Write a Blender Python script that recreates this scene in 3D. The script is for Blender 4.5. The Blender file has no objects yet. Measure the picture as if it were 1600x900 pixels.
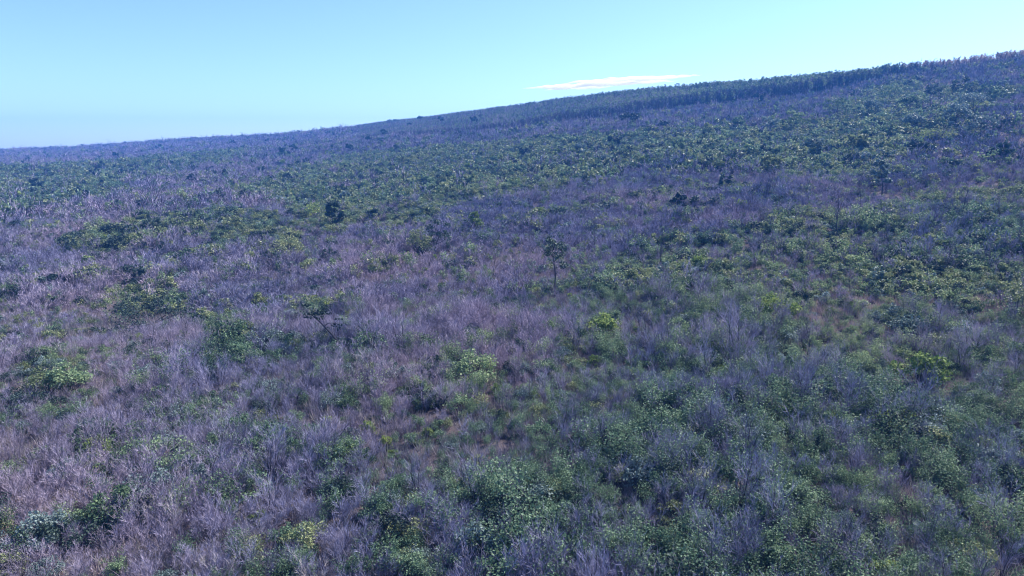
import bpy, math, random
import numpy as np
from mathutils import Vector

SC = bpy.context.scene
COL = SC.collection

# ------------------------------------------------------------------ camera, sky, sun, exposure
CAM_PITCH = math.radians(11.46)          # looking slightly down from the drone
FPX = 1060.0                             # focal length in photo pixels (photo is 1600 x 900)
cam_d = bpy.data.cameras.new('camera')
cam = bpy.data.objects.new('camera', cam_d)
COL.objects.link(cam)
cam.location = (0, 0, 0)
cam.rotation_euler = (math.pi / 2 - CAM_PITCH, 0, 0)
cam_d.sensor_width = 36.0
cam_d.lens = 36.0 * FPX / 1600.0
cam_d.clip_start = 0.1
cam_d.clip_end = 40000.0
SC.camera = cam

SUN_ELEV = math.radians(45)
SUN_AZ = math.radians(55)                # clockwise from the view direction (+Y)
world = bpy.data.worlds.new('World')
SC.world = world
world.use_nodes = True
wn = world.node_tree
for n in list(wn.nodes):
    wn.nodes.remove(n)
w_out = wn.nodes.new('ShaderNodeOutputWorld')
w_bg = wn.nodes.new('ShaderNodeBackground')
w_sky = wn.nodes.new('ShaderNodeTexSky')
w_sky.sky_type = 'NISHITA'
w_sky.sun_disc = False
w_sky.sun_elevation = SUN_ELEV
w_sky.sun_rotation = SUN_AZ
w_sky.altitude = 900
w_sky.air_density = 0.95
w_sky.dust_density = 0.8
w_sky.ozone_density = 2.4
w_mix = wn.nodes.new('ShaderNodeMix')
w_mix.data_type = 'RGBA'
w_mix.blend_type = 'MULTIPLY'
w_mix.inputs['Factor'].default_value = 1.0
w_mix.inputs['B'].default_value = (0.85, 0.98, 1.18, 1)   # the camera's cold white balance
wn.links.new(w_sky.outputs['Color'], w_mix.inputs['A'])
wn.links.new(w_mix.outputs['Result'], w_bg.inputs['Color'])
w_bg.inputs['Strength'].default_value = 0.100
wn.links.new(w_bg.outputs['Background'], w_out.inputs['Surface'])

sun_d = bpy.data.lights.new('sun', 'SUN')
sun_d.energy = 5.0
sun_d.angle = math.radians(0.53)
sun_d.color = (1.0, 0.94, 0.86)
sun = bpy.data.objects.new('sun', sun_d)
COL.objects.link(sun)
sdir = Vector((math.sin(SUN_AZ) * math.cos(SUN_ELEV), math.cos(SUN_AZ) * math.cos(SUN_ELEV), math.sin(SUN_ELEV)))
sun.rotation_euler = sdir.to_track_quat('Z', 'Y').to_euler()
sun.location = (0, 0, 60)

SC.view_settings.view_transform = 'Standard'
SC.view_settings.look = 'None'
SC.view_settings.exposure = 1.07
SC.view_settings.gamma = 1.0
SC.render.engine = 'CYCLES'
SC.cycles.max_bounces = 8
SC.cycles.diffuse_bounces = 3
SC.cycles.transmission_bounces = 3
SC.cycles.volume_bounces = 6
SC.cycles.use_denoising = True
SC.cycles.pixel_filter_type = 'BLACKMAN_HARRIS'
SC.cycles.filter_width = 1.05

# ------------------------------------------------------------------ pixels, terrain
CP, SP = math.cos(CAM_PITCH), math.sin(CAM_PITCH)


def ray(px, py):
    """direction of a photo pixel (1600 x 900) in world space"""
    u, v = (px - 800.0) / FPX, (450.0 - py) / FPX
    d = np.array([u, CP + v * SP, -SP + v * CP])
    return d / np.linalg.norm(d)


def project(x, y, z):
    f = y * CP - z * SP
    f = np.where(f > 0.1, f, 0.1)
    return 800 + FPX * x / f, 450 - FPX * (y * SP + z * CP) / f


def hash2(ix, iy, seed):
    h = np.sin(ix * 127.1 + iy * 311.7 + seed * 74.7) * 43758.5453
    return h - np.floor(h)


def vnoise(x, y, scale, seed=0):
    x = np.asarray(x, float) / scale
    y = np.asarray(y, float) / scale
    ix, iy = np.floor(x), np.floor(y)
    fx, fy = x - ix, y - iy
    fx, fy = fx * fx * (3 - 2 * fx), fy * fy * (3 - 2 * fy)
    a, b = hash2(ix, iy, seed), hash2(ix + 1, iy, seed)
    c, d = hash2(ix, iy + 1, seed), hash2(ix + 1, iy + 1, seed)
    return (a * (1 - fx) + b * fx) * (1 - fy) + (c * (1 - fx) + d * fx) * fy - 0.5


# skyline of the photograph; vegetation height standing on it; distance of the ridge
SKY = [(-200, 244, 3.0, 950), (0, 232, 3.0, 900), (100, 228, 3.0, 880), (200, 221, 3.0, 850), (300, 214, 3.0, 800),
       (440, 206, 3.0, 720), (533, 197, 3.0, 660), (600, 187, 3.2, 610), (700, 175, 3.5, 550), (800, 163, 4.0, 500),
       (866, 153, 4.5, 475), (1000, 137, 5.8, 445), (1066, 131, 7.0, 430), (1150, 124, 7.5, 418), (1250, 113, 7.6, 405),
       (1350, 103, 7.0, 400), (1450, 93, 5.0, 395), (1540, 84, 4.2, 390), (1600, 77, 4.2, 385), (1850, 52, 4.2, 365)]
_az, _zr, _D = [], [], []
for px, py, hv, D in SKY:
    d = ray(px, py)
    _az.append(math.atan2(d[0], d[1]))
    _zr.append(D * d[2] / math.hypot(d[0], d[1]) - hv)
    _D.append(D)
CAM_H = 15.0


def ground(x, y):
    x, y = np.asarray(x, float), np.asarray(y, float)
    r = np.hypot(x, y)
    az = np.arctan2(x, y)
    zr = np.interp(az, _az, _zr)
    D = np.interp(az, _az, _D)
    t = r / D
    up = (zr + CAM_H) * np.minimum(t, 1.0) ** 1.65
    # the slope eases off towards the ridge and falls away behind it
    down = np.maximum(r - D, 0.0)
    z = -CAM_H + up - 0.10 * np.maximum(down - 25, 0) * np.minimum(down / 200.0, 1.0)
    und = vnoise(x, y, 38, 3) * 1.6 + vnoise(x, y, 15, 5) * 0.5
    far = vnoise(x, y, 110, 7) * 5.0 * np.clip((r - 60) / 200, 0, 1) * np.clip(1.2 - t, 0.25, 1)
    return z + und * np.clip(1.3 - t, 0.3, 1) + far


def hit(px, py):
    """ground point that a photo pixel falls on"""
    d = ray(px, py)
    s = np.concatenate([np.arange(8, 120, 0.25), np.arange(120, 1100, 1.0)])
    p = s[:, None] * d[None, :]
    below = p[:, 2] < ground(p[:, 0], p[:, 1])
    if not below.any():
        az = math.atan2(d[0], d[1])
        D = float(np.interp(az, _az, _D))
        return np.array([D * math.sin(az), D * math.cos(az)])
    k = int(np.argmax(below))
    return p[k, :2]


def poly(pts):
    return np.array([hit(*p) for p in pts])


def inside(P, x, y):
    res = np.zeros(x.shape, bool)
    n = len(P)
    for i in range(n):
        x0, y0 = P[i]
        x1, y1 = P[(i + 1) % n]
        c = ((y0 > y) != (y1 > y)) & (x < (x1 - x0) * (y - y0) / (y1 - y0 + 1e-9) + x0)
        res ^= c
    return res


def tag(o, label=None, cat=None, group=None, kind=None):
    if label:
        o['label'] = label
    if cat:
        o['category'] = cat
    if group:
        o['group'] = group
    if kind:
        o['kind'] = kind
    return o


# ------------------------------------------------------------------ materials
def new_mat(name):
    m = bpy.data.materials.new(name)
    m.use_nodes = True
    nt = m.node_tree
    for n in list(nt.nodes):
        nt.nodes.remove(n)
    out = nt.nodes.new('ShaderNodeOutputMaterial')
    return m, nt, out


def plant_mat(name, cols, rough=0.6, transl=0.0, spec=0.3, patch=None):
    """colour varies from piece to piece, from plant to plant and slowly over the hillside"""
    m, nt, out = new_mat(name)
    geo = nt.nodes.new('ShaderNodeNewGeometry')
    oi = nt.nodes.new('ShaderNodeObjectInfo')
    mx = nt.nodes.new('ShaderNodeMath')
    mx.operation = 'MULTIPLY_ADD'
    mx.inputs[1].default_value = 0.5
    nt.links.new(geo.outputs['Random Per Island'], mx.inputs[0])
    m2 = nt.nodes.new('ShaderNodeMath')
    m2.operation = 'MULTIPLY'
    m2.inputs[1].default_value = 0.5
    nt.links.new(oi.outputs['Random'], m2.inputs[0])
    nt.links.new(m2.outputs[0], mx.inputs[2])
    ramp = nt.nodes.new('ShaderNodeValToRGB')
    el = ramp.color_ramp.elements
    while len(el) < len(cols):
        el.new(0.5)
    for i, c in enumerate(cols):
        el[i].position = 0.12 + 0.76 * i / max(1, len(cols) - 1)
        el[i].color = (*c, 1)
    nt.links.new(mx.outputs[0], ramp.inputs['Fac'])
    col = ramp.outputs['Color']
    if patch:
        nz = nt.nodes.new('ShaderNodeTexNoise')
        nz.inputs['Scale'].default_value = 0.045
        nz.inputs['Detail'].default_value = 3
        nt.links.new(geo.outputs['Position'], nz.inputs['Vector'])
        r2 = nt.nodes.new('ShaderNodeValToRGB')
        r2.color_ramp.elements[0].position = 0.38
        r2.color_ramp.elements[1].position = 0.62
        r2.color_ramp.elements[0].color = (*patch[0], 1)
        r2.color_ramp.elements[1].color = (*patch[1], 1)
        nt.links.new(nz.outputs['Fac'], r2.inputs['Fac'])
        mm = nt.nodes.new('ShaderNodeMix')
        mm.data_type = 'RGBA'
        mm.blend_type = 'MULTIPLY'
        mm.inputs['Factor'].default_value = 1
        nt.links.new(col, mm.inputs['A'])
        nt.links.new(r2.outputs['Color'], mm.inputs['B'])
        col = mm.outputs['Result']
    bs = nt.nodes.new('ShaderNodeBsdfPrincipled')
    bs.inputs['Roughness'].default_value = rough
    bs.inputs['Specular IOR Level'].default_value = spec
    nt.links.new(col, bs.inputs['Base Color'])
    sh = bs.outputs['BSDF']
    if transl > 0:
        tr = nt.nodes.new('ShaderNodeBsdfTranslucent')
        nt.links.new(col, tr.inputs['Color'])
        ms = nt.nodes.new('ShaderNodeMixShader')
        ms.inputs['Fac'].default_value = transl
        nt.links.new(sh, ms.inputs[1])
        nt.links.new(tr.outputs['BSDF'], ms.inputs[2])
        sh = ms.outputs['Shader']
    nt.links.new(sh, out.inputs['Surface'])
    return m


PATCH = [(0.70, 0.76, 0.90), (1.12, 1.02, 1.0)]
M = {
    'twig': plant_mat('bare_twigs', [(0.08, 0.07, 0.09), (0.355, 0.315, 0.405), (0.52, 0.465, 0.55)], 0.75, 0, 0.2, PATCH),
    'stem': plant_mat('grey_stems', [(0.06, 0.05, 0.065), (0.17, 0.145, 0.17)], 0.8, 0, 0.2),
    'dark': plant_mat('dark_bark', [(0.025, 0.025, 0.035), (0.06, 0.055, 0.075)], 0.85, 0, 0.2),
    'stand_twig': plant_mat('stand_shade_twigs', [(0.035, 0.035, 0.06), (0.10, 0.09, 0.15)], 0.8, 0, 0.2),  # shade of the stand's front face put into the twig colour
    'pale': plant_mat('bleached_wood', [(0.34, 0.31, 0.32), (0.55, 0.50, 0.50)], 0.7, 0, 0.3),
    'straw': plant_mat('dry_grass', [(0.20, 0.16, 0.20), (0.38, 0.32, 0.32), (0.30, 0.33, 0.24)], 0.8, 0.2, 0.2, PATCH),
    'leaf': plant_mat('green_leaves', [(0.03, 0.06, 0.04), (0.14, 0.23, 0.115), (0.32, 0.42, 0.215)], 0.6, 0.35, 0.25, PATCH),
    'leaf_dark': plant_mat('dark_leaves', [(0.012, 0.026, 0.024), (0.035, 0.06, 0.055), (0.07, 0.11, 0.085)], 0.6, 0.25, 0.25),
    'leaf_lime': plant_mat('lime_leaves', [(0.08, 0.13, 0.04), (0.18, 0.25, 0.07), (0.30, 0.36, 0.11)], 0.75, 0.3, 0.15),
    'leaf_olive': plant_mat('olive_leaves', [(0.08, 0.11, 0.05), (0.19, 0.23, 0.10), (0.32, 0.35, 0.17)], 0.55, 0.3, 0.4),
    'leaf_silver': plant_mat('silver_leaves', [(0.06, 0.10, 0.09), (0.15, 0.21, 0.20), (0.25, 0.32, 0.31)], 0.6, 0.25, 0.3),
    'leaf_rust': plant_mat('rusty_leaves', [(0.30, 0.21, 0.19), (0.48, 0.36, 0.32), (0.60, 0.49, 0.44)], 0.6, 0.25, 0.3),
}


def soil_mat():
    m, nt, out = new_mat('dry_soil')
    geo = nt.nodes.new('ShaderNodeNewGeometry')
    n1 = nt.nodes.new('ShaderNodeTexNoise')
    n1.inputs['Scale'].default_value = 0.9
    n1.inputs['Detail'].default_value = 8
    n1.inputs['Roughness'].default_value = 0.7
    nt.links.new(geo.outputs['Position'], n1.inputs['Vector'])
    r1 = nt.nodes.new('ShaderNodeValToRGB')
    e = r1.color_ramp.elements
    e[0].position, e[0].color = 0.3, (0.045, 0.04, 0.05, 1)
    e[1].position, e[1].color = 0.72, (0.13, 0.09, 0.085, 1)
    e.new(0.5).color = (0.09, 0.075, 0.085, 1)
    nt.links.new(n1.outputs['Fac'], r1.inputs['Fac'])
    n2 = nt.nodes.new('ShaderNodeTexNoise')
    n2.inputs['Scale'].default_value = 14
    n2.inputs['Detail'].default_value = 6
    nt.links.new(geo.outputs['Position'], n2.inputs['Vector'])
    bump = nt.nodes.new('ShaderNodeBump')
    bump.inputs['Strength'].default_value = 0.8
    bump.inputs['Distance'].default_value = 0.1
    nt.links.new(n2.outputs['Fac'], bump.inputs['Height'])
    bs = nt.nodes.new('ShaderNodeBsdfPrincipled')
    bs.inputs['Roughness'].default_value = 0.95
    bs.inputs['Specular IOR Level'].default_value = 0.1
    nt.links.new(r1.outputs['Color'], bs.inputs['Base Color'])
    nt.links.new(bump.outputs['Normal'], bs.inputs['Normal'])
    nt.links.new(bs.outputs['BSDF'], out.inputs['Surface'])
    return m


# ------------------------------------------------------------------ terrain sheet
def build_terrain():
    rr = np.concatenate([[0.0], np.geomspace(3, 1200, 210)])
    aa = np.radians(np.linspace(-180, 180, 361)[:-1])
    R, A = np.meshgrid(rr[1:], aa, indexing='ij')
    X, Y = R * np.sin(A), R * np.cos(A)
    Z = ground(X, Y)
    v = [(0, 0, float(ground(0.0, 0.0)))] + np.stack([X.ravel(), Y.ravel(), Z.ravel()], 1).tolist()
    n = len(aa)
    f = [(0, 1 + (j + 1) % n, 1 + j) for j in range(n)]
    for i in range(len(rr) - 2):
        for j in range(n):
            a, b = 1 + i * n + j, 1 + i * n + (j + 1) % n
            f.append((a, b, b + n, a + n))
    me = bpy.data.meshes.new('terrain')
    me.from_pydata(v, [], f)
    me.polygons.foreach_set('use_smooth', [True] * len(f))
    me.materials.append(soil_mat())
    o = bpy.data.objects.new('terrain', me)
    COL.objects.link(o)
    tag(o, 'rising hillside of dry reddish soil under the brush', kind='structure')


build_terrain()


# ------------------------------------------------------------------ plant shapes
class Shape:
    def __init__(s, seed):
        s.v, s.f = [], []
        s.r = random.Random(seed)

    def tube(s, pts, radii, sides=3):
        base = len(s.v)
        for i, p in enumerate(pts):
            q = pts[min(i + 1, len(pts) - 1)] - pts[max(i - 1, 0)]
            q = q.normalized() if q.length > 1e-6 else Vector((0, 0, 1))
            a = q.orthogonal().normalized()
            b = q.cross(a)
            for k in range(sides):
                t = 2 * math.pi * k / sides
                s.v.append(p + (a * math.cos(t) + b * math.sin(t)) * radii[i])
        for i in range(len(pts) - 1):
            for k in range(sides):
                a0, a1 = base + i * sides + k, base + i * sides + (k + 1) % sides
                s.f.append((a0, a1, a1 + sides, a0 + sides))

    def blade(s, p, d, L, w):
        side = Vector((s.r.gauss(0, 1), s.r.gauss(0, 1), s.r.gauss(0, 1))).cross(d)
        side = side.normalized() * w * 0.5 if side.length > 1e-6 else Vector((w * .5, 0, 0))
        i = len(s.v)
        bend = Vector((s.r.gauss(0, .06), s.r.gauss(0, .06), s.r.gauss(0, .04))) * L
        m = p + d * L * 0.5 + bend
        s.v += [p - side, p + side, m + side * .8, m - side * .8, p + d * L + bend * .4]
        s.f += [(i, i + 1, i + 2, i + 3), (i + 3, i + 2, i + 4)]

    def leaf(s, p, size, up=0.5):
        r = s.r
        n = Vector((r.gauss(0, 1), r.gauss(0, 1), r.gauss(0, 1) + up * 2)).normalized()
        a = n.orthogonal().normalized()
        t = r.uniform(0, 6.28)
        b = n.cross(a)
        a, b = a * math.cos(t) + b * math.sin(t), b * math.cos(t) - a * math.sin(t)
        i = len(s.v)
        w = size * r.uniform(.32, .5)
        s.v += [p - a * size * .5, p + b * w, p + a * size * .5 - n * size * .12, p - b * w]
        s.f.append((i, i + 1, i + 2, i + 3))

    def mesh(s, name, mat):
        me = bpy.data.meshes.new(name)
        me.from_pydata([tuple(p) for p in s.v], [], s.f)
        me.materials.append(mat)
        return me


def tilt(r, d, ang):
    o = Vector((r.gauss(0, 1), r.gauss(0, 1), r.gauss(0, 1)))
    o = (o - d * o.dot(d))
    o = o.normalized() if o.length > 1e-6 else Vector((1, 0, 0))
    return (d * math.cos(ang) + o * math.sin(ang)).normalized()


def path(r, p, d, L, n, wig, lift=0.0):
    pts = [p.copy()]
    for i in range(n):
        d = (tilt(r, d, abs(r.gauss(0, wig))) + Vector((0, 0, lift))).normalized()
        p = p + d * (L / n)
        pts.append(p.copy())
    return pts


def along(pts, t):
    x = t * (len(pts) - 1)
    i = min(int(x), len(pts) - 2)
    return pts[i].lerp(pts[i + 1], x - i), (pts[i + 1] - pts[i]).normalized()


def bare(seed, h, spread, lod, nstem=None):
    """leafless shrub: a few stems, a fuzzy broom of twigs"""
    T, C = Shape(seed), Shape(seed + 999)
    r = T.r
    ns = nstem or [8, 6, 4][lod]
    w = [.0095, .026, .075][lod]
    for k in range(ns):
        a = 6.283 * (k + r.uniform(-.3, .3)) / ns
        ang = r.uniform(.1, 1.0) * spread
        d = Vector((math.cos(a) * math.sin(ang), math.sin(a) * math.sin(ang), math.cos(ang)))
        L = h * r.uniform(.6, 1.0)
        pts = path(r, Vector((r.gauss(0, .1), r.gauss(0, .1), -.15)), d, L, 4, .18, .06)
        r0 = [.022, .03, .05][lod] * h / 2.2
        T.tube(pts, [r0, r0 * .8, r0 * .6, r0 * .42, r0 * .2], 3)
        for j in range([13, 9, 5][lod]):
            p, dd = along(pts, r.uniform(.22, 1))
            d2 = (tilt(r, dd, r.uniform(.3, .95)) + Vector((0, 0, .22))).normalized()
            L2 = h * r.uniform(.15, .36)
            C.blade(p, d2, L2, w * 1.15)
            for q in range([8, 5, 2][lod]):
                p3 = p + d2 * L2 * r.uniform(.25, .95)
                d3 = (tilt(r, d2, r.uniform(.2, .85)) + Vector((0, 0, .18))).normalized()
                C.blade(p3, d3, h * r.uniform(.06, .19), w)
    return T, C


def upright(seed, h, lod):
    """slender leafy shrub: upright shoots with leaves all along"""
    T, C = Shape(seed), Shape(seed + 999)
    r = T.r
    ns = [9, 7, 4][lod]
    sz = [.085, .16, .32][lod]
    for k in range(ns):
        ang = r.uniform(.03, .42)
        a = r.uniform(0, 6.283)
        d = Vector((math.cos(a) * math.sin(ang), math.sin(a) * math.sin(ang), math.cos(ang)))
        pts = path(r, Vector((r.gauss(0, .16), r.gauss(0, .16), -.1)), d, h * r.uniform(.6, 1), 3, .12, .05)
        r0 = [.016, .02, .035][lod]
        T.tube(pts, [r0, r0 * .75, r0 * .5, r0 * .2], 3)
        for q in range([80, 32, 17][lod]):
            p, dd = along(pts, r.uniform(.28, 1.0) ** .8)
            off = Vector((r.gauss(0, 1), r.gauss(0, 1), r.gauss(0, .6))) * .12 * h / 1.8
            C.leaf(p + off, sz * r.uniform(.7, 1.3), .5)
    return T, C


def clump(C, c, rad, n, sz, flat=.7, up=.5):
    r = C.r
    for i in range(n):
        q = Vector((r.gauss(0, 1), r.gauss(0, 1), r.gauss(0, 1))).normalized()
        q *= rad * r.random() ** .45
        q.z *= flat
        C.leaf(c + q, sz * r.uniform(.5, 1.6), up)


def bushy(seed, h, wd, lod, gaps=.5):
    """rounded bush: limbs ending in uneven leaf clumps"""
    T, C = Shape(seed), Shape(seed + 999)
    r = T.r
    nl = [15, 11, 6][lod]
    sz = [.095, .17, .33][lod]
    for k in range(nl):
        a = 6.283 * k * .618 + r.uniform(-.4, .4)
        rr = wd * .5 * math.sqrt(r.uniform(.02, 1))
        zz = h * (1 - .55 * (rr / (wd * .5)) ** 2) * r.uniform(.62, 1.0)
        tip = Vector((math.cos(a) * rr, math.sin(a) * rr, zz))
        mid = tip * .5 + Vector((r.gauss(0, .08), r.gauss(0, .08), -.05)) * h
        r0 = .02 * h
        T.tube([Vector((0, 0, -.15)), mid, tip], [r0, r0 * .6, r0 * .2], 3)
        clump(C, tip - Vector((0, 0, .12 * h)), wd * r.uniform(.14, .24), [110, 50, 24][lod], sz, .8)
    return T, C


def tree(seed, h, wd, lod, lean=0.0, first=.45, nl=9, flat=.5, leaves=60, sz=.2, r0=None, lean_dir=None):
    """tree with a clear trunk, limbs and leaf clumps at the limb ends"""
    T, C = Shape(seed), Shape(seed + 999)
    r = T.r
    ld = lean_dir or Vector((1, 0, 0))
    d = (Vector((0, 0, 1)) * math.cos(lean) + ld * math.sin(lean)).normalized()
    tr = path(r, Vector((0, 0, -.2)), d, h * .82, 6, .10, .0)
    rb = r0 or .022 * h
    T.tube(tr, [rb * (1 - .13 * i) for i in range(7)], 6 if lod == 0 else 4)
    for k in range(nl):
        t = first + (1 - first) * (k + r.random()) / nl
        p, dd = along(tr, min(t, 1))
        a = 2.4 * k + r.uniform(-.4, .4)
        out = Vector((math.cos(a), math.sin(a), r.uniform(.25, .8))).normalized()
        L = wd * .5 * r.uniform(.55, 1.05) * (1.1 - .35 * t)
        pts = path(r, p, out, L, 3, .22, .12)
        rl = rb * (.5 - .25 * t)
        T.tube(pts, [rl, rl * .75, rl * .5, rl * .25], 4 if lod == 0 else 3)
        for q in range(2):
            p2, d2 = along(pts, r.uniform(.4, .9))
            e = p2 + (tilt(r, d2, .8) + Vector((0, 0, .3))).normalized() * L * .45
            T.tube([p2, e], [rl * .45, rl * .15], 3)
            if leaves:
                clump(C, e, wd * r.uniform(.09, .15), int(leaves * .6), sz, flat)
        if leaves:
            clump(C, pts[-1], wd * r.uniform(.12, .19), leaves, sz, flat)
    return T, C


def bare_tree(seed, h, wd, nl=8, lean=0.0, w=.035, fork=False, r0=None, lean_dir=None, twigs=9):
    """leafless tree or standing dead wood"""
    T, C = Shape(seed), Shape(seed + 999)
    r = T.r
    ld = lean_dir or Vector((1, 0, 0))
    d = (Vector((0, 0, 1)) * math.cos(lean) + ld * math.sin(lean)).normalized()
    tr = path(r, Vector((0, 0, -.2)), d, h, 6, .10, .02)
    rb = r0 or .02 * h
    T.tube(tr, [rb * (1 - .14 * i) for i in range(7)], 5)
    for k in range(nl):
        t = .3 + .68 * (k + r.random()) / nl
        p, dd = along(tr, t)
        out = (tilt(r, dd, r.uniform(.4, .9)) + Vector((0, 0, .2))).normalized()
        L = wd * .5 * r.uniform(.6, 1.2) * (1.25 - .6 * t)
        pts = path(r, p, out, L, 3, .25, .12)
        rl = rb * (.55 - .3 * t)
        T.tube(pts, [rl, rl * .7, rl * .45, rl * .2], 4)
        for q in range(twigs):
            p2, d2 = along(pts, r.uniform(.2, 1))
            d3 = (tilt(r, d2, r.uniform(.3, .9)) + Vector((0, 0, .25))).normalized()
            L3 = h * r.uniform(.06, .17)
            C.blade(p2, d3, L3, w)
            C.blade(p2 + d3 * L3 * .6, tilt(r, d3, .6), L3 * .7, w * .8)
    return T, C


def plantation(seed, h, lod=2, leaf=True):
    """slim straight plantation tree with a narrow crown"""
    T, C = Shape(seed), Shape(seed + 999)
    r = T.r
    pts = path(r, Vector((0, 0, -.3)), Vector((0, 0, 1)), h * .97, 4, .03)
    T.tube(pts, [.11, .095, .075, .05, .02], 4)
    for k in range(12):
        t = .25 + .75 * (k + r.random()) / 12
        p, dd = along(pts, min(t, 1))
        a = r.uniform(0, 6.283)
        L = (.35 + .9 * math.sin(min(t, 1) * 2.6)) * r.uniform(.6, 1.1)
        d = Vector((math.cos(a), math.sin(a), r.uniform(.5, 1.1))).normalized()
        T.tube([p, p + d * L], [.035, .012], 3)
        if leaf and t > .5:
            clump(C, p + d * L * .8, .55, 9, .5, 1.0, .6)
        elif not leaf and t > .4:
            for q in range(6):
                C.blade(p + d * L * r.uniform(.2, .9), tilt(r, d, .6), r.uniform(.5, 1.1), .09)
    return T, C


def tuft(seed, h):
    T = Shape(seed)
    r = T.r
    for k in range(26):
        a = r.uniform(0, 6.283)
        ang = r.uniform(.05, .75)
        d = Vector((math.cos(a) * math.sin(ang), math.sin(a) * math.sin(ang), math.cos(ang)))
        T.blade(Vector((r.gauss(0, .08), r.gauss(0, .08), -.05)), d, h * r.uniform(.5, 1), .022)
    return T


FORM = {}


def add_form(kind, spread):
    FORM.setdefault(kind, []).append('broad ' if spread > .72 else 'narrow ' if spread < .62 else '')


# kinds of brush: several shapes each, at three levels of fineness
R0 = random.Random(11)
LIB = {}       # (kind, lod) -> list of (trunk mesh, crown mesh)


def add(kind, lod, TC, tm, cm):
    T, C = TC
    LIB.setdefault((kind, lod), []).append((T.mesh(kind + '_trunk', M[tm]), C.mesh(kind + '_crown', M[cm])))


for lod in range(3):
    for i in range([6, 5, 4][lod]):
        sp = .55 + .065 * i
        if lod == 0:
            add_form('bare_shrub', sp)
        add('bare_shrub', lod, bare(100 + i + 50 * lod, R0.uniform(1.6, 2.2), sp, lod), 'stem', 'twig')
    for i in range([5, 4, 3][lod]):
        add('spindly_sapling', lod, bare(300 + i + 50 * lod, R0.uniform(2.6, 3.4), R0.uniform(.22, .36), lod, [5, 4, 3][lod]), 'dark', 'twig')
    for i in range([6, 5, 4][lod]):
        add('upright_shrub', lod, upright(500 + i + 50 * lod, R0.uniform(1.9, 2.5), lod), 'stem', 'leaf')
    for i in range([5, 4, 3][lod]):
        add('rounded_bush', lod, bushy(700 + i + 50 * lod, R0.uniform(1.8, 2.4), R0.uniform(1.8, 2.6), lod), 'dark', 'leaf_olive' if (i % 3 == 2 or (lod and i % 2)) else 'leaf')
    for i in range([3, 3, 2][lod]):
        add('silver_bush', lod, bushy(800 + i + 50 * lod, R0.uniform(1.7, 2.2), R0.uniform(1.5, 2.1), lod), 'stem', 'leaf_silver')
    for i in range([3, 2, 2][lod]):
        add('dark_bush', lod, bushy(900 + i + 50 * lod, R0.uniform(1.8, 2.4), R0.uniform(2.0, 2.8), lod), 'dark', 'leaf_dark')
    for i in range(3):
        add('dead_shrub', lod, bare(970 + i + 50 * lod, R0.uniform(1.5, 2.3), R0.uniform(.6, 1.0), lod, [4, 3, 2][lod]), 'pale', 'pale')
    for i in range(2):
        add('lime_bush', lod, bushy(950 + i + 50 * lod, R0.uniform(1.6, 2.1), R0.uniform(1.3, 1.9), lod), 'dark', 'leaf_lime')
for i in range(4):
    add('plantation_tree', 2, plantation(1000 + i, R0.uniform(6.6, 7.6)), 'stem', 'leaf')
for i in range(3):
    add('plantation_tree', 2, plantation(1010 + i, R0.uniform(6.2, 7.2), 2, False), 'dark', 'twig')
for i in range(3):
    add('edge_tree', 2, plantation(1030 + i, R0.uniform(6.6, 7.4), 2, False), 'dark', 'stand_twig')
for i in range(2):
    add('rusty_tree', 2, plantation(1020 + i, R0.uniform(6.0, 7.0)), 'stem', 'leaf_rust')

# ------------------------------------------------------------------ where the brush grows
G = {k: poly(v) for k, v in {
    'far_purple': [(-150, 242), (440, 207), (530, 199), (430, 224), (300, 241), (150, 253), (0, 262), (-150, 272)],
    'left_green': [(-150, 272), (0, 262), (300, 241), (420, 232), (330, 258), (260, 280), (150, 312), (0, 348), (-150, 380)],
    'mid_green': [(380, 300), (520, 248), (700, 234), (870, 216), (1050, 208), (1200, 204), (1295, 190), (1345, 142), (1420, 134),
                  (1590, 146), (1520, 200), (1420, 232), (1370, 290), (1260, 296), (1150, 262), (1000, 274), (850, 304),
                  (720, 332), (640, 358), (520, 372), (460, 345)],
    'low_mixed': [(800, 470), (1000, 405), (1200, 358), (1450, 310), (1600, 284), (1750, 265), (1750, 960), (640, 960), (690, 590), (760, 520)],
    'strip_a': [(80, 385), (230, 345), (330, 338), (430, 345), (480, 375), (470, 402), (400, 385), (300, 378), (210, 398), (110, 408)],
    'bush_a': [(185, 470), (230, 452), (290, 455), (295, 490), (240, 508), (190, 500)],
    'bush_b': [(30, 585), (90, 565), (140, 575), (130, 612), (60, 620)],
    'bush_c': [(320, 500), (390, 495), (400, 575), (350, 590)],
    'low_left': [(-150, 640), (100, 600), (300, 590), (520, 590), (700, 600), (660, 960), (-200, 960)],
    'stand': [(560, 220), (700, 213), (850, 197), (960, 186), (1066, 171), (1150, 163), (1250, 152), (1350, 132), (1450, 108),
              (1530, 97), (1620, 90), (1850, 70)],
}.items() if k != 'stand'}
stand_edge = poly([(560, 219), (700, 212), (850, 197), (960, 186), (1066, 171), (1150, 163), (1250, 152), (1350, 132),
                   (1450, 109), (1530, 100), (1620, 92)])
e_az = np.arctan2(stand_edge[:, 0], stand_edge[:, 1])
e_r = np.hypot(stand_edge[:, 0], stand_edge[:, 1])
o_ = np.argsort(e_az)
e_az, e_r = e_az[o_], e_r[o_]
S0, S1 = float(e_az[0]), float(e_az[-1])


def stand_start(az):
    return np.where(az < S0, 1e9, np.interp(az, e_az, e_r))


def scatter(rng, r0, r1, per_m2, a0=-50, a1=50):
    A0, A1 = math.radians(a0), math.radians(a1)
    n = int((A1 - A0) * .5 * (r1 * r1 - r0 * r0) * per_m2)
    r = np.sqrt(rng.uniform(r0 * r0, r1 * r1, n))
    a = rng.uniform(A0, A1, n)
    return r * np.sin(a), r * np.cos(a)


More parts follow.
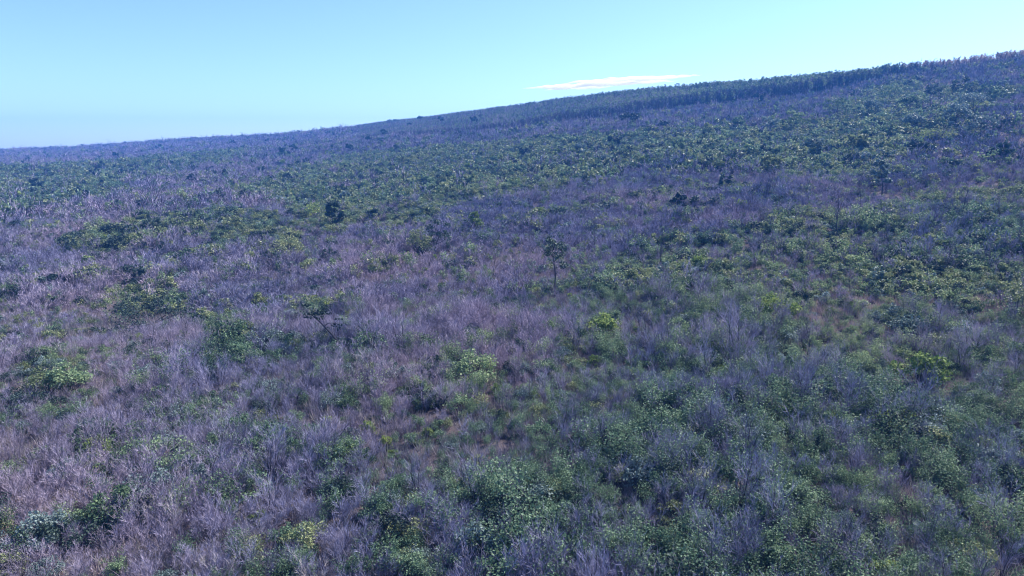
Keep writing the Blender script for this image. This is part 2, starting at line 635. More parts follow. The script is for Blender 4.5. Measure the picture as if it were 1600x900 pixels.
rng = np.random.default_rng(7)
KINDS = ['bare_shrub', 'spindly_sapling', 'upright_shrub', 'rounded_bush', 'silver_bush', 'dark_bush', 'lime_bush', 'dead_shrub']
MIX = {  # shares of the kinds in each zone
    'bare':   [.70, .09, .085, .055, .02, .020, .005, .012],
    'far':    [.84, .05, .03, .05, .01, .02, .00, .00],
    'green':  [.12, .02, .24, .43, .10, .06, .025, .005],
    'mixed':  [.08, .15, .50, .14, .05, .06, .015, .005],
    'lowleft': [.60, .08, .12, .09, .03, .03, .01, .012],
    'clump':  [.14, .01, .14, .42, .03, .22, .03, .01],
}


def zones(x, y):
    wx = x + vnoise(x, y, 9, 21) * 7 + vnoise(x, y, 3, 22) * 3 + vnoise(x, y, 40, 25) * np.clip(np.hypot(x, y) / 22, 0, 12)
    wy = y + vnoise(x, y, 9, 23) * 9 + vnoise(x, y, 3, 24) * 3 + vnoise(x, y, 40, 26) * np.clip(np.hypot(x, y) / 22, 0, 13)
    z = np.zeros(x.shape, int)      # 0 bare 1 far 2 green 3 mixed 4 lowleft 5 clump
    z[np.hypot(x, y) > 520] = 1
    z[inside(G['far_purple'], wx, wy)] = 1
    z[inside(G['left_green'], wx, wy)] = 2
    z[inside(G['mid_green'], wx, wy)] = 2
    z[inside(G['low_left'], wx, wy)] = 4
    z[inside(G['low_mixed'], wx, wy)] = 3
    for k in ('strip_a', 'bush_a', 'bush_b', 'bush_c'):
        z[inside(G[k], x + (wx - x) * .35, y + (wy - y) * .35)] = 5
    # stray thickets of each inside the other
    n = vnoise(x, y, 13, 31) + .5 * vnoise(x, y, 6, 32)
    z[(z == 0) & (n > np.where(np.hypot(x, y) < 60, .50, .40))] = 5
    z[(z == 3) & (n > .36)] = 2
    z[(z == 3) & (n < -.47)] = 0
    z[(z == 2) & (n < -.42)] = 0
    return z


ZN = ['bare', 'far', 'green', 'mixed', 'lowleft', 'clump']
pts = []
for r0, r1, den, grow in ((6, 45, 2.8, .58), (45, 80, 2.4, .66), (80, 160, 1.6, .78), (160, 330, .75, .98), (330, 560, .45, 1.05), (560, 1000, .24, 1.3)):
    x, y = scatter(rng, r0, r1, den)
    az = np.arctan2(x, y)
    r = np.hypot(x, y)
    keep = (r < np.interp(az, _az, _D) + 45) & (r < stand_start(az))
    # small clearings
    keep &= (vnoise(x, y, 5, 41) > -.48) | (r > 160)
    x, y = x[keep], y[keep]
    z = zones(x, y)
    u = rng.random(len(x))
    k = np.zeros(len(x), int)
    for zi, zn in enumerate(ZN):
        cs = np.cumsum(MIX[zn])
        m = z == zi
        k[m] = np.minimum(np.searchsorted(cs, u[m] * cs[-1]), len(KINDS) - 1)
    sc = rng.normal(1, .2, len(x)).clip(.55, 1.6) * grow * (1 + 1.0 * vnoise(x, y, 5, 45) + .5 * vnoise(x, y, 17, 46))
    pts.append(np.stack([x, y, k, sc], 1))
P = np.concatenate(pts)
PZ = ground(P[:, 0], P[:, 1])
PR = np.hypot(P[:, 0], P[:, 1])
PX, PY = project(P[:, 0], P[:, 1], PZ + .8)
inframe = (PX > -15) & (PX < 1615) & (PY < 925) & (P[:, 1] > 0)
ROT = np.stack([rng.normal(0, .07, len(P)), rng.normal(0, .07, len(P)), rng.uniform(0, 6.283, len(P))], 1)

# ------------------------------------------------------------------ landmark trees and bushes
CLEAR = []
LANDMARKS = []     # (x, y, phrase) used to say where an ordinary shrub stands


def place(name, TC, tm, cm, px, py, label, cat, group=None, rotz=0.0, scale=1.0, landmark=None, top=None):
    x, y = hit(px, py)
    T, C = TC
    if top:      # size from the height it shows in the photograph at its own distance
        d = ray(px, top)
        zt = d[2] / math.hypot(d[0], d[1]) * math.hypot(x, y)
        scale = (zt - float(ground(x, y))) / max(v.z for v in T.v + C.v)
        print('size', name, round(math.hypot(x, y)), round(scale * max(v.z for v in T.v + C.v), 1))
    rad = scale * max(math.hypot(v.x, v.y) for v in T.v + C.v)
    CLEAR.append((x, y, rad if 'bush' in name else 1.3 if landmark and 'tree' in name else min(rad, .5)))
    e = bpy.data.objects.new(name, None)
    e.empty_display_size = .3
    COL.objects.link(e)
    e.location = (x, y, float(ground(x, y)))
    e.rotation_euler = (0, 0, rotz)
    e.scale = (scale,) * 3
    if name == 'slim_tree':
        label = 'slim dark leafless tree standing above the ' + ('green leafy brush' if label == 'green' else 'bare lavender brush')
    tag(e, label, cat, group)
    o = bpy.data.objects.new('trunk', T.mesh(name + '_trunk', M[tm]))
    COL.objects.link(o)
    o.parent = e
    if C.f:
        o = bpy.data.objects.new('crown', C.mesh(name + '_crown', M[cm]))
        COL.objects.link(o)
        o.parent = e
    if landmark:
        LANDMARKS.append((x, y, landmark))
    return e


X = Vector((1, 0, 0))
place('tall_tree', tree(43, 5.2, 2.8, 0, 0, .6, 8, .8, 48, .14, .075), 'dark', 'leaf_dark', 866, 468, top=364, label=
      'tall dark tree with a long thin trunk and small top crown above bare brush', cat='tree', landmark='the tall dark thin-trunked tree')
place('leaning_tree', tree(2, 3.6, 2.2, 0, .25, .68, 7, .4, 20, .12, .085, -X), 'dark', 'leaf_dark', 541, 554, top=476, label=
      'dark crooked tree leaning over with a flat thin crown in the lavender brush', cat='tree', landmark='the dark leaning tree')
place('leaning_tree', bare_tree(3, 3.8, 2.0, 6, .45, .03, r0=.07, lean_dir=-X), 'dark', 'twig', 1572, 452, top=395, label=
      'dark leaning trunk with few bare branches among green shrubs', cat='tree', landmark='the dark leaning trunk')
place('bare_tree', bare_tree(4, 6.2, 4.4, 12, .02, .04, r0=.085, twigs=12), 'dark', 'twig', 1305, 371, top=284, label=
      'tall dark leafless tree with many upright branches on the slope', cat='tree', landmark='the tall dark leafless tree')
place('bare_tree', bare_tree(5, 5.0, 3.2, 9, .05, .04, r0=.07, twigs=10), 'dark', 'twig', 1180, 426, top=352, label=
      'slim dark leafless tree standing in mixed green and bare brush', cat='tree', landmark='the slim dark leafless tree')
place('bare_tree', bare_tree(6, 4.6, 3.0, 9, .1, .04, r0=.06, twigs=10), 'stem', 'twig', 1090, 476, top=395, label=
      'grey leafless tree rising from green upright shrubs', cat='tree', landmark='the grey leafless tree')
place('forked_tree', tree(7, 4.2, 3.4, 0, .2, .4, 7, .6, 40, .18, .09), 'dark', 'leaf_dark', 678, 398, top=342, label=
      'dark forked tree with sparse clumps of leaves beside an olive bush', cat='tree', landmark='the dark forked tree')
place('olive_bush', bushy(8, 2.6, 2.2, 0), 'dark', 'leaf_olive', 656, 398, top=352, label=
      'olive green bush with pale top at the foot of the dark forked tree', cat='bush')
place('conifer_like_tree', tree(9, 6.5, 3.0, 1, 0, .25, 12, .9, 50, .3, .1), 'dark', 'leaf_silver', 1378, 306, top=246, label=
      'tall narrow tree with dark left side and silvery leaves above bare shrubs', cat='tree', landmark='the tall narrow silvery tree')
place('flat_tree', tree(10, 5.0, 9.0, 1, 0, .6, 9, .35, 55, .45, .12), 'dark', 'leaf_dark', 985, 203, top=174, label=
      'flat-topped dark tree alone on the bare strip under the plantation', cat='tree')
place('flat_tree', tree(11, 5.5, 8.0, 1, 0, .6, 9, .35, 50, .42, .12), 'dark', 'leaf_dark', 1437, 252, top=220, label=
      'flat-topped dark tree below the yellow bush on the upper slope', cat='tree')
place('yellow_bush', bushy(12, 3.0, 5.2, 1), 'dark', 'leaf_lime', 1456, 223, top=197, label=
      'bright yellow-green rounded bush on the upper slope above a flat dark tree', cat='bush')
place('snag', bare_tree(13, 4.0, 1.2, 4, .15, .05, r0=.1), 'dark', 'twig', 64, 372, top=340, label=
      'dark broken snag standing alone in pale bare brush', cat='tree', landmark='the dark broken snag')
place('dark_tree', tree(14, 4.4, 4.2, 1, 0, .4, 9, .7, 55, .26, .1), 'dark', 'leaf_dark', 236, 378, top=338, label=
      'dark rounded tree at the end of a green strip in bare brush', cat='tree', landmark='the dark rounded tree')
place('dark_tree', tree(15, 3.6, 5.0, 1, .1, .4, 8, .6, 50, .26, .1), 'dark', 'leaf_dark', 108, 404, top=368, label=
      'low dark spreading tree at the lower end of the green strip', cat='tree')
place('olive_bush', bushy(16, 2.2, 2.6, 0), 'dark', 'leaf_olive', 448, 404, top=366, label=
      'olive green bush alone at the right end of the green strip', cat='bush')
place('dark_bush', bushy(17, 2.0, 4.4, 0), 'dark', 'leaf_dark', 232, 506, top=449, label=
      'wide dark green bush alone in the lavender bare brush', cat='bush', landmark='the wide dark green bush')
place('lime_bush', bushy(18, 1.3, 1.8, 0), 'dark', 'leaf_lime', 1212, 496, top=458, label=
      'small bright lime bush among dark blue-green shrubs', cat='bush', landmark='the small bright lime bush')
place('lime_bush', bushy(19, 1.5, 1.7, 0), 'dark', 'leaf_lime', 1436, 608, top=548, label=
      'bright lime bush with tall shoots beside a dark hollow in the brush', cat='bush', landmark='the lime bush with tall shoots')
place('lime_bush', bushy(20, 1.2, 1.6, 0), 'dark', 'leaf_lime', 940, 526, top=490, label=
      'lime green bush at the edge of the leafy thicket under the tall dark tree', cat='bush')
place('lime_bush', bushy(21, 1.4, 1.6, 1), 'dark', 'leaf_lime', 140, 422, top=398, label=
      'small yellow-green bush below the dark spreading tree in bare brush', cat='bush')
place('lime_bush', bushy(22, 2.0, 3.0, 1), 'dark', 'leaf_lime', 508, 342, top=314, label=
      'yellow-green bush on the lower edge of the green thicket', cat='bush')
place('lime_bush', bushy(23, 2.6, 1.5, 1), 'dark', 'leaf_lime', 742, 362, top=328, label=
      'narrow upright yellow-green bush between green thicket and bare brush', cat='bush')
place('green_bush', bushy(24, 2.3, 2.6, 0), 'dark', 'leaf_olive', 1592, 492, top=438, label=
      'dense round green bush below the dark leaning trunk', cat='bush')
place('grey_green_bush', bushy(25, 1.9, 2.4, 0), 'dark', 'leaf_silver', 1418, 536, top=488, label=
      'grey-green domed bush standing alone in dark twiggy brush', cat='bush', landmark='the grey-green domed bush')
place('olive_bush', bushy(26, 1.7, 2.4, 0), 'dark', 'leaf_olive', 78, 618, top=568, label=
      'low olive bush with a darker green neighbour in bare brush', cat='bush', landmark='the low olive bush')
place('green_bush', bushy(27, 1.8, 1.8, 0), 'dark', 'leaf', 108, 616, top=562, label=
      'deep green bush beside the low olive bush', cat='bush')
place('green_bush', bushy(28, 1.6, 2.2, 0), 'dark', 'leaf', 740, 596, top=548, label=
      'mid green bush at the left end of the leafy thicket', cat='bush', landmark='the thicket-end green bush')
place('dead_wood', bare_tree(29, 2.0, 1.4, 4, .5, .02, r0=.035, lean_dir=-X, twigs=4), 'pale', 'pale', 108, 566, top=530, label=
      'bleached pale dead shrub with forked stems in lavender brush', cat='dead shrub', landmark='the bleached forked dead shrub')
place('dead_wood', bare_tree(30, 2.2, 1.8, 5, 1.0, .025, r0=.05, lean_dir=X, twigs=6), 'stem', 'stem', 70, 545,
      'fallen grey dead branch lying across the bare brush', 'dead branch')
place('dead_wood', bare_tree(31, 1.5, .8, 3, .3, .02, r0=.03, twigs=3), 'pale', 'pale', 712, 562, top=532, label=
      'short white dead stick beside the green thicket', cat='dead shrub')
place('dead_wood', bare_tree(32, 2.0, 1.0, 4, .35, .02, r0=.03, lean_dir=-X, twigs=4), 'pale', 'pale', 78, 518, top=494, label=
      'thin pale curved dead stem rising from lavender brush', cat='dead shrub')
place('dead_wood', bare_tree(33, 1.6, 1.0, 3, .6, .02, r0=.028, twigs=3), 'pale', 'pale', 312, 640,
      'pale slanting dead stem among mixed low brush', 'dead shrub')
place('thin_tree', bare_tree(34, 4.0, .9, 4, .05, .03, r0=.04, twigs=5), 'dark', 'twig', 660, 654, top=582, label=
      'thin dark pole of a sapling with a pale tip beside the thicket', cat='tree', landmark='the thin dark pole')

SLIM = [(1345, 330, 268), (1420, 330, 276), (1500, 345, 280), (1560, 352, 292), (1245, 372, 318), (1120, 392, 340), (1390, 410, 348),
        (1470, 440, 372), (1330, 470, 408), (1030, 420, 362), (1590, 400, 340), (1260, 560, 480), (1150, 520, 452), (1480, 520, 455),
        (1010, 560, 490), (770, 440, 386), (610, 440, 396), (445, 470, 424), (330, 470, 428), (250, 430, 396), (930, 395, 340), (1070, 560, 500)]
for i, (px, py, tp) in enumerate(SLIM):
    place('slim_tree', bare_tree(2600 + i, 4.6, 2.2 + .8 * math.sin(i * 1.9), 8, .07, .028, r0=.05, twigs=9, lean_dir=X if i % 2 else -X), 'dark', 'stem', px, py,
          ('green' if px > 850 and py > 380 else 'bare'), 'tree', 'slim dark leafless trees on the slope', top=tp)

# crowns standing out on the upper right slope
UPPER = [(1385, 168, 7.5, 9.5, 'leaf'), (1500, 160, 6.0, 8.0, 'leaf_dark'), (1520, 182, 5.5, 9.0, 'leaf_silver'),
         (1490, 196, 4.5, 7.5, 'leaf_silver'), (1310, 192, 6.5, 9.0, 'leaf'), (1365, 186, 5.0, 7.0, 'leaf_silver'),
         (1420, 178, 4.8, 7.5, 'leaf'), (1455, 160, 5.0, 6.0, 'leaf_dark'), (1185, 165, 4.5, 7.0, 'leaf_dark'),
         (1240, 205, 5.5, 6.5, 'leaf'), (1545, 165, 4.6, 6.0, 'leaf'), (1205, 212, 4.5, 5.5, 'leaf_silver'),
         (1105, 218, 4.2, 5.0, 'leaf_olive'), (1530, 222, 5.4, 6.5, 'leaf_silver'), (1270, 250, 4.2, 5.6, 'leaf_silver'),
         (1340, 240, 4.0, 5.0, 'leaf_olive'), (1035, 205, 3.4, 4.4, 'leaf_dark'), (1150, 205, 4.0, 5.5, 'leaf'),
         (1205, 280, 4.0, 4.6, 'leaf_olive'), (1060, 240, 3.6, 5.0, 'leaf'), (905, 245, 3.6, 4.6, 'leaf_silver'),
         (820, 250, 3.2, 4.2, 'leaf_dark'), (960, 232, 3.4, 4.4, 'leaf_dark'), (1420, 205, 4.0, 6.0, 'leaf_silver')]
LOOK = {'leaf': 'mid green', 'leaf_dark': 'dark green', 'leaf_silver': 'silvery grey-green', 'leaf_olive': 'olive green'}
for i, (px, py, h, w, cm) in enumerate(UPPER):
    wide = 'wide' if w > 7 else 'compact'
    place('spreading_tree', tree(2000 + i, h * 1.05, w * 1.05, 1, .05, .35, 10, .55, 42, .42, .13), 'dark', cm, px, py,
          f'{wide} {LOOK[cm]} spreading tree on the upper slope below the plantation', 'tree', 'trees scattered on the upper slope')

# dark dots of trees over the middle and far slope
DOTS = [(655, 190), (740, 196), (750, 188), (600, 215), (575, 225), (520, 214), (690, 194), (640, 200), (480, 262), (440, 245),
        (395, 262), (350, 282), (300, 292), (250, 262), (180, 250), (130, 318), (385, 250), (545, 240), (620, 238), (300, 270),
        (460, 240), (410, 275), (150, 280), (60, 300), (585, 350), (520, 355), (1060, 335), (1130, 300), (1560, 260), (1490, 275)]
for i, (px, py) in enumerate(DOTS):
    r = math.hypot(*hit(px, py))
    s = 1.0 + .25 * math.sin(i * 2.3) + min(r / 900, .5)
    place('dark_tree', tree(2100 + i, 2.9 * s, 3.0 * s, 2, .08 * math.sin(i), .4, 7, .7, 24, .42 * s, .09), 'dark', 'leaf_dark', px, py,
          'small dark round tree dotted over the pale bare slope', 'tree', 'small dark trees on the bare slope')

# trees that break the skyline
SKYT = [(95, 3.0), (125, 5.5), (205, 4.0), (283, 3.5), (345, 3.0), (455, 3.6), (560, 3.0), (585, 3.2), (608, 4.6), (617, 4.2),
        (640, 3.4), (660, 4.4), (715, 3.6), (742, 3.8), (770, 4.2), (822, 6.0), (830, 5.0), (872, 4.6), (905, 5.4), (968, 6.4),
        (985, 6.0), (1018, 6.4), (1040, 6.8)]
for i, (px, h) in enumerate(SKYT):
    d = ray(px, 200)
    az = math.atan2(d[0], d[1])
    D = float(np.interp(az, _az, _D)) - 3
    h *= .72
    T, C = tree(2200 + i, h, h * (.9 + .3 * math.sin(i * 1.7)), 2, .05, .5, 6, .5, 16, .55, .1)
    e = place('skyline_tree', (T, C), 'dark', 'leaf_dark', px, 300,
              'small dark tree standing up from the left and middle skyline', 'tree', 'trees on the skyline')
    x, y = D * math.sin(az), D * math.cos(az)
    e.location = (x, y, float(ground(x, y)))
d = ray(1057, 131)
az = math.atan2(d[0], d[1])
e = place('skyline_tree', tree(2301, 8.6, 4.2, 1, .05, .5, 7, .5, 16, .4, .17), 'dark', 'leaf_dark', 1057, 300,
          'tallest thin tree with a sparse top on the skyline below the white cloud', 'tree')
e.location = (433 * math.sin(az), 433 * math.cos(az), float(ground(433 * math.sin(az), 433 * math.cos(az))))

# ------------------------------------------------------------------ the nearest plants as single things
CAT = {'bare_shrub': 'shrub', 'spindly_sapling': 'sapling', 'upright_shrub': 'shrub', 'rounded_bush': 'bush',
       'silver_bush': 'bush', 'dark_bush': 'bush', 'lime_bush': 'bush', 'dead_shrub': 'shrub', 'plantation_tree': 'tree', 'rusty_tree': 'tree'}
LOOKS = {'bare_shrub': 'leafless lavender-grey shrub', 'spindly_sapling': 'spindly bare sapling',
         'upright_shrub': 'upright leafy green shrub', 'rounded_bush': 'rounded green bush',
         'silver_bush': 'silvery grey-green bush', 'dark_bush': 'dark green bush', 'lime_bush': 'yellow-green bush',
         'dead_shrub': 'bleached pale dead shrub'}
GROUPS = {'bare_shrub': 'leafless shrubs of the lower slope', 'spindly_sapling': 'bare saplings of the lower slope',
          'upright_shrub': 'upright leafy shrubs of the lower slope', 'rounded_bush': 'rounded green bushes of the lower slope',
          'silver_bush': 'silvery bushes of the lower slope', 'dark_bush': 'dark bushes of the lower slope',
          'lime_bush': 'yellow-green bushes of the lower slope', 'dead_shrub': 'bleached dead shrubs of the lower slope'}


def individual(name, meshes, loc, rot, s, label, cat, group):
    e = bpy.data.objects.new(name, None)
    e.empty_display_size = .3
    COL.objects.link(e)
    e.location, e.rotation_euler, e.scale = loc, rot, (s, s, s)
    tag(e, label, cat, group)
    for nm, me in zip(('trunk', 'crown'), meshes):
        o = bpy.data.objects.new(nm, me)
        COL.objects.link(o)
        o.parent = e


alive = np.ones(len(P), bool)       # room for the landmark plants
for cx, cy, cr in CLEAR:
    cr = min(cr, 4.0)
    q = math.hypot(cx, cy)
    ux, uy = cx / q, cy / q
    f = (P[:, 0] - cx) * ux + (P[:, 1] - cy) * uy
    g = (P[:, 0] - cx) * uy - (P[:, 1] - cy) * ux
    alive &= ~((np.abs(g) < cr * .75) & (f < cr * .5) & (f > -cr * .6 - .8))
inframe &= alive
single = np.zeros(len(P), bool)
LIMIT = {'bare_shrub': 295, 'spindly_sapling': 180, 'upright_shrub': 280, 'rounded_bush': 170, 'silver_bush': 70, 'dark_bush': 60, 'lime_bush': 30, 'dead_shrub': 40}
lm = np.array([(a, b) for a, b, c in LANDMARKS])
RS = random.Random(5)
for ki, kn in enumerate(KINDS):
    idx = np.where((P[:, 2] == ki) & inframe)[0]
    idx = idx[np.argsort(PR[idx])][:LIMIT[kn]]
    single[idx] = True
    for i in idx:
        x, y, s = P[i, 0], P[i, 1], P[i, 3]
        dd = np.hypot(lm[:, 0] - x, lm[:, 1] - y)
        j = int(np.argmin(dd))
        vi = RS.randrange(len(LIB[(kn, 0)]))
        size = 'tall ' if s > .76 else ('low ' if s < .5 else '')
        form = FORM[kn][vi] if kn in FORM else ''
        rise = PR[i] - math.hypot(lm[j, 0], lm[j, 1])
        near = ''
        for kk, ph in ((6, 'a yellow-green bush'), (7, 'a dead shrub'), (5, 'a dark bush'), (4, 'a silvery bush'), (3, 'a rounded bush'), (1, 'a sapling')):
            if kk != ki and (alive & (P[:, 2] == kk) & (np.hypot(P[:, 0] - x, P[:, 1] - y) < 1.0)).any():
                near = ph
                break
        if dd[j] < 13:
            where = (' beside ' if abs(rise) < 2.5 else ' uphill of ' if rise > 0 else ' downhill of ') + LANDMARKS[j][2]
            if near and len((size + form + LOOKS[kn] + where + ' next to ' + near).split()) <= 16:
                where = ' next to ' + near + where
        elif near:
            where = ' next to ' + near + ' low on the slope'
        else:
            where = ' at the foot of the slope'
        individual(kn, LIB[(kn, 0)][vi], (x, y, PZ[i] - .03), ROT[i], s, size + form + LOOKS[kn] + where, CAT[kn], GROUPS[kn])


# ------------------------------------------------------------------ the rest of the brush, one mass per kind
def joined(a, b, name):
    va = [tuple(v.co) for v in a.vertices]
    fa = [tuple(p.vertices) for p in a.polygons]
    vb = [tuple(v.co) for v in b.vertices]
    fb = [tuple(i + len(va) for i in p.vertices) for p in b.polygons]
    me = bpy.data.meshes.new(name)
    me.from_pydata(va + vb, [], fa + fb)
    me.materials.append(a.materials[0])
    me.materials.append(b.materials[0])
    me.polygons.foreach_set('material_index', [0] * len(fa) + [1] * len(fb))
    return me


def mass(name, shapes, xyz, rot, scl, idx, label):
    """one object that carries many copies of a few shapes"""
    src = bpy.data.collections.new(name + '_shapes')
    for i, me in enumerate(shapes):
        src.objects.link(bpy.data.objects.new(f'{name}_shape_{i:03d}', me))
    me = bpy.data.meshes.new(name)
    me.vertices.add(len(xyz))
    me.vertices.foreach_set('co', np.asarray(xyz, np.float32).ravel())
    a = me.attributes.new('turn', 'FLOAT_VECTOR', 'POINT')
    a.data.foreach_set('vector', np.asarray(rot, np.float32).ravel())
    a = me.attributes.new('size', 'FLOAT', 'POINT')
    a.data.foreach_set('value', np.asarray(scl, np.float32).ravel())
    a = me.attributes.new('which', 'INT', 'POINT')
    a.data.foreach_set('value', np.asarray(idx, np.int32).ravel())
    o = bpy.data.objects.new(name, me)
    COL.objects.link(o)
    tag(o, label, name.replace('_', ' '), kind='stuff')
    ng = bpy.data.node_groups.new(name, 'GeometryNodeTree')
    ng.interface.new_socket('Geometry', in_out='INPUT', socket_type='NodeSocketGeometry')
    ng.interface.new_socket('Geometry', in_out='OUTPUT', socket_type='NodeSocketGeometry')
    gi, go = ng.nodes.new('NodeGroupInput'), ng.nodes.new('NodeGroupOutput')
    ci = ng.nodes.new('GeometryNodeCollectionInfo')
    ci.inputs['Collection'].default_value = src
    ci.inputs['Separate Children'].default_value = True
    ci.inputs['Reset Children'].default_value = True
    ip = ng.nodes.new('GeometryNodeInstanceOnPoints')
    ip.inputs['Pick Instance'].default_value = True

    def attr(n, t):
        q = ng.nodes.new('GeometryNodeInputNamedAttribute')
        q.data_type = t
        q.inputs['Name'].default_value = n
        return q.outputs['Attribute']
    L = ng.links.new
    L(gi.outputs[0], ip.inputs['Points'])
    L(ci.outputs[0], ip.inputs['Instance'])
    L(attr('which', 'INT'), ip.inputs['Instance Index'])
    e2r = ng.nodes.new('FunctionNodeEulerToRotation')
    L(attr('turn', 'FLOAT_VECTOR'), e2r.inputs[0])
    L(e2r.outputs[0], ip.inputs['Rotation'])
    L(attr('size', 'FLOAT'), ip.inputs['Scale'])
    L(ip.outputs[0], go.inputs[0])
    md = o.modifiers.new('scatter', 'NODES')
    md.node_group = ng
    return o


MASSN = {'bare_shrub': ('bare_brush', 'dense leafless lavender-grey brush covering the hillside'),
         'spindly_sapling': ('sapling_brush', 'thin bare dark saplings standing all over the brush'),
         'upright_shrub': ('leafy_brush', 'upright green leafy brush between bare shrubs on the slope'),
         'rounded_bush': ('green_brush', 'rounded green brush forming thickets across the middle slope'),
         'silver_bush': ('silvery_brush', 'silvery grey-green brush mixed into the green thickets'),
         'dark_bush': ('dark_brush', 'dark green brush scattered over the slope'),
         'lime_bush': ('yellow_green_brush', 'bright yellow-green brush dotted through the thickets'),
         'dead_shrub': ('dead_brush', 'bleached pale dead brush scattered through the bare shrubs')}
for ki, kn in enumerate(KINDS):
    sel = np.where((P[:, 2] == ki) & ~single & alive)[0]
    shapes, start = [], []
    for lod in range(3):
        start.append(len(shapes))
        shapes += [joined(a, b, kn) for a, b in LIB[(kn, lod)]]
    lod = np.where(PR[sel] < 62, 0, np.where(PR[sel] < 150, 1, 2))
    cnt = np.array([len(LIB[(kn, l)]) for l in range(3)])[lod]
    idx = np.array(start)[lod] + (rng.random(len(sel)) * cnt).astype(int)
    xyz = np.stack([P[sel, 0], P[sel, 1], PZ[sel] - .03], 1)
    mass(MASSN[kn][0], shapes, xyz, ROT[sel], P[sel, 3], idx, MASSN[kn][1])

# dry grass between the shrubs, near part of the slope
x, y = scatter(rng, 6, 85, 4.5)
keep = vnoise(x, y, 6, 51) + vnoise(x, y, 2, 52) * .5 > -.3
x, y = x[keep], y[keep]
mass('dry_grass', [tuft(1500 + i, .75).mesh('tuft', M['straw']) for i in range(4)],
     np.stack([x, y, ground(x, y)], 1), np.stack([0 * x, 0 * x, rng.uniform(0, 6.28, len(x))], 1),
     rng.uniform(.6, 1.4, len(x)), rng.integers(0, 4, len(x)), 'dry straw-coloured grass between the shrubs on the lower slope')

# ------------------------------------------------------------------ plantation on the ridge
x, y = scatter(rng, 200, 700, .45, -15, 48)
az, r = np.arctan2(x, y), np.hypot(x, y)
ed = stand_start(az)
keep = (r > ed) & (r < np.interp(az, _az, _D) + 30)
x, y, az, r, ed = x[keep], y[keep], az[keep], r[keep], ed[keep]
z = ground(x, y)
pxx, pyy = project(x, y, z)
hgt = np.interp(pxx, [560, 700, 850, 1000, 1100, 1280, 1380, 1470, 1700], [.34, .44, .58, .76, .92, .92, .78, .58, .52]) * (rng.normal(1, .09, len(x)).clip(.75, 1.25) + .12 * vnoise(x, y, 14, 71))
# the stand thins to low growth on the left, where its canopy mixes with bare brush
kindp = np.where((pxx > 1400) & (rng.random(len(x)) < np.clip((pxx - 1400) / 90, 0, .92)), 2,
                 np.where(rng.random(len(x)) < np.interp(pxx, [600, 900, 1150, 1500], [.25, .4, .65, .75]), 0, 1))
rot = np.stack([rng.normal(0, .02, len(x)), rng.normal(0, .02, len(x)), rng.uniform(0, 6.28, len(x))], 1)
PL = LIB[('plantation_tree', 2)]
RU = LIB[('rusty_tree', 2)]
ED = LIB[('edge_tree', 2)]
kindp = np.where((r - ed < np.interp(pxx, [600, 1000, 1300, 1500], [16, 14, 10, 3]) + 8 * vnoise(x, y, 9, 72)) & (rng.random(len(x)) < .8), 3, kindp)  # front rows get the twigs with painted-in shade
front = np.where((r - ed < 14) & (pxx > 800) & (pxx < 1605))[0]
front = front[np.argsort((r - ed)[front])][:280]
is_front = np.zeros(len(x), bool)
is_front[front] = True
for i in front:
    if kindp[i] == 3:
        me, lab, nm = RS.choice(ED), ('bare-stemmed tree with shade-coloured twigs in the tall front edge of the ridge stand' if hgt[i] > .78 else 'bare-stemmed low tree with shade-coloured twigs where the ridge stand thins out'), 'plantation_tree'
    elif kindp[i] == 2:
        me, lab, nm = RS.choice(RU), 'slim rusty-leaved plantation tree at the front edge of the ridge stand', 'rusty_tree'
    elif kindp[i] == 0:
        me, lab, nm = RS.choice(PL[:4]), 'slim green plantation tree at the front edge of the ridge stand', 'plantation_tree'
    else:
        me, lab, nm = RS.choice(PL[4:]), 'slim leafless plantation tree at the front edge of the ridge stand', 'plantation_tree'
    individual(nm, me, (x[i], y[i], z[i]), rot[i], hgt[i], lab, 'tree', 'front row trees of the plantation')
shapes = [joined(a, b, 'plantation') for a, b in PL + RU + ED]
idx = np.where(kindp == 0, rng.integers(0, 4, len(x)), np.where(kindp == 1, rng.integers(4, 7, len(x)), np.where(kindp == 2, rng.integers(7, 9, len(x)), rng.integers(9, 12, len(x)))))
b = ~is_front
mass('plantation', shapes, np.stack([x, y, z], 1)[b], rot[b], hgt[b], idx[b], 'dense stand of slim trees covering the ridge on the right')

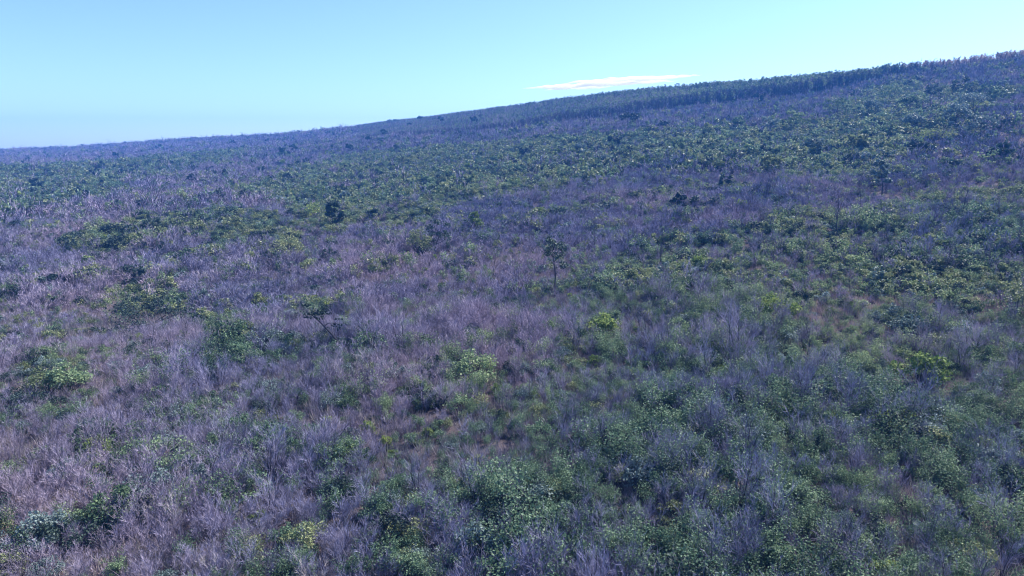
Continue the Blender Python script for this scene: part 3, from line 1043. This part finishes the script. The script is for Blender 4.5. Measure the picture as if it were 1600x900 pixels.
# ------------------------------------------------------------------ cloud
def cloud():
    m, nt, out = new_mat('thin_cloud')
    v = nt.nodes.new('ShaderNodeVolumePrincipled')
    v.inputs['Color'].default_value = (1, 1, 1, 1)
    v.inputs['Density'].default_value = .017
    v.inputs['Anisotropy'].default_value = .2
    nt.links.new(v.outputs['Volume'], out.inputs['Volume'])
    D = 9000.0
    vs, fs = [], []
    # long thin wisps drifting side by side: (left pixel, right pixel, half thickness in metres)
    for w, (l, r, tk) in enumerate([((815, 138), (1000, 128), 38), ((870, 130), (1080, 121), 44), ((900, 133), (1060, 125), 30),
                                    ((1000, 122), (1098, 117), 20), ((850, 140), (960, 134), 22), ((930, 124), (1040, 119), 18)]):
        a, b = ray(*l), ray(*r)
        A = Vector(a / math.hypot(a[0], a[1]) * (D + 260 * w))
        B = Vector(b / math.hypot(b[0], b[1]) * (D + 260 * w))
        n, k, base = 48, 12, len(vs)
        for i in range(n + 1):
            t = i / n
            c = A.lerp(B, t)
            body = max(.015, math.sin(math.pi * t)) ** .8
            thick = tk * body * (.8 + .7 * float(vnoise(t * 9, w, 1, 61)) + .5 * float(vnoise(t * 23, w, 1, 62)))
            c.z += 26 * float(vnoise(t * 5, w, 1, 63)) + 12 * float(vnoise(t * 14, w, 1, 64))
            depth = 130 * body + 4
            for j in range(k):
                th = 2 * math.pi * j / k
                vs.append((c.x, c.y + depth * math.cos(th), c.z + thick * math.sin(th)))
        for i in range(n):
            for j in range(k):
                p, q = base + i * k + j, base + i * k + (j + 1) % k
                fs.append((p, q, q + k, p + k))
        fs += [tuple(base + j for j in range(k))[::-1], tuple(base + n * k + j for j in range(k))]
    me = bpy.data.meshes.new('cloud')
    me.from_pydata(vs, [], fs)
    me.materials.append(m)
    o = bpy.data.objects.new('cloud', me)
    COL.objects.link(o)
    tag(o, 'thin white streak of cloud low above the ridge', 'cloud')


cloud()

# ------------------------------------------------------------------ haze: the air over the hillside
def haze():
    m, nt, out = new_mat('haze_air')
    v = nt.nodes.new('ShaderNodeVolumePrincipled')
    v.inputs['Color'].default_value = (0.07, 0.33, 1.0, 1)
    v.inputs['Density'].default_value = .00052
    v.inputs['Anisotropy'].default_value = .0
    nt.links.new(v.outputs['Volume'], out.inputs['Volume'])
    zs = [v.co.z for v in bpy.data.meshes['terrain'].vertices]
    z0, z1, s = min(zs) - 1, max(zs) + 16, 1215
    vs = [(x, y, z) for z in (z0, z1) for y in (-s, s) for x in (-s, s)]
    me = bpy.data.meshes.new('haze')
    me.from_pydata(vs, [], [(0, 2, 3, 1), (4, 5, 7, 6), (0, 1, 5, 4), (2, 6, 7, 3), (0, 4, 6, 2), (1, 3, 7, 5)])
    me.materials.append(m)
    o = bpy.data.objects.new('haze', me)
    COL.objects.link(o)
    tag(o, 'thin blue haze in the air over the hillside', kind='stuff')


haze()
print('plants', len(P), 'singles', int(single.sum()), 'max single r', PR[single].max(), 'stand', len(x))
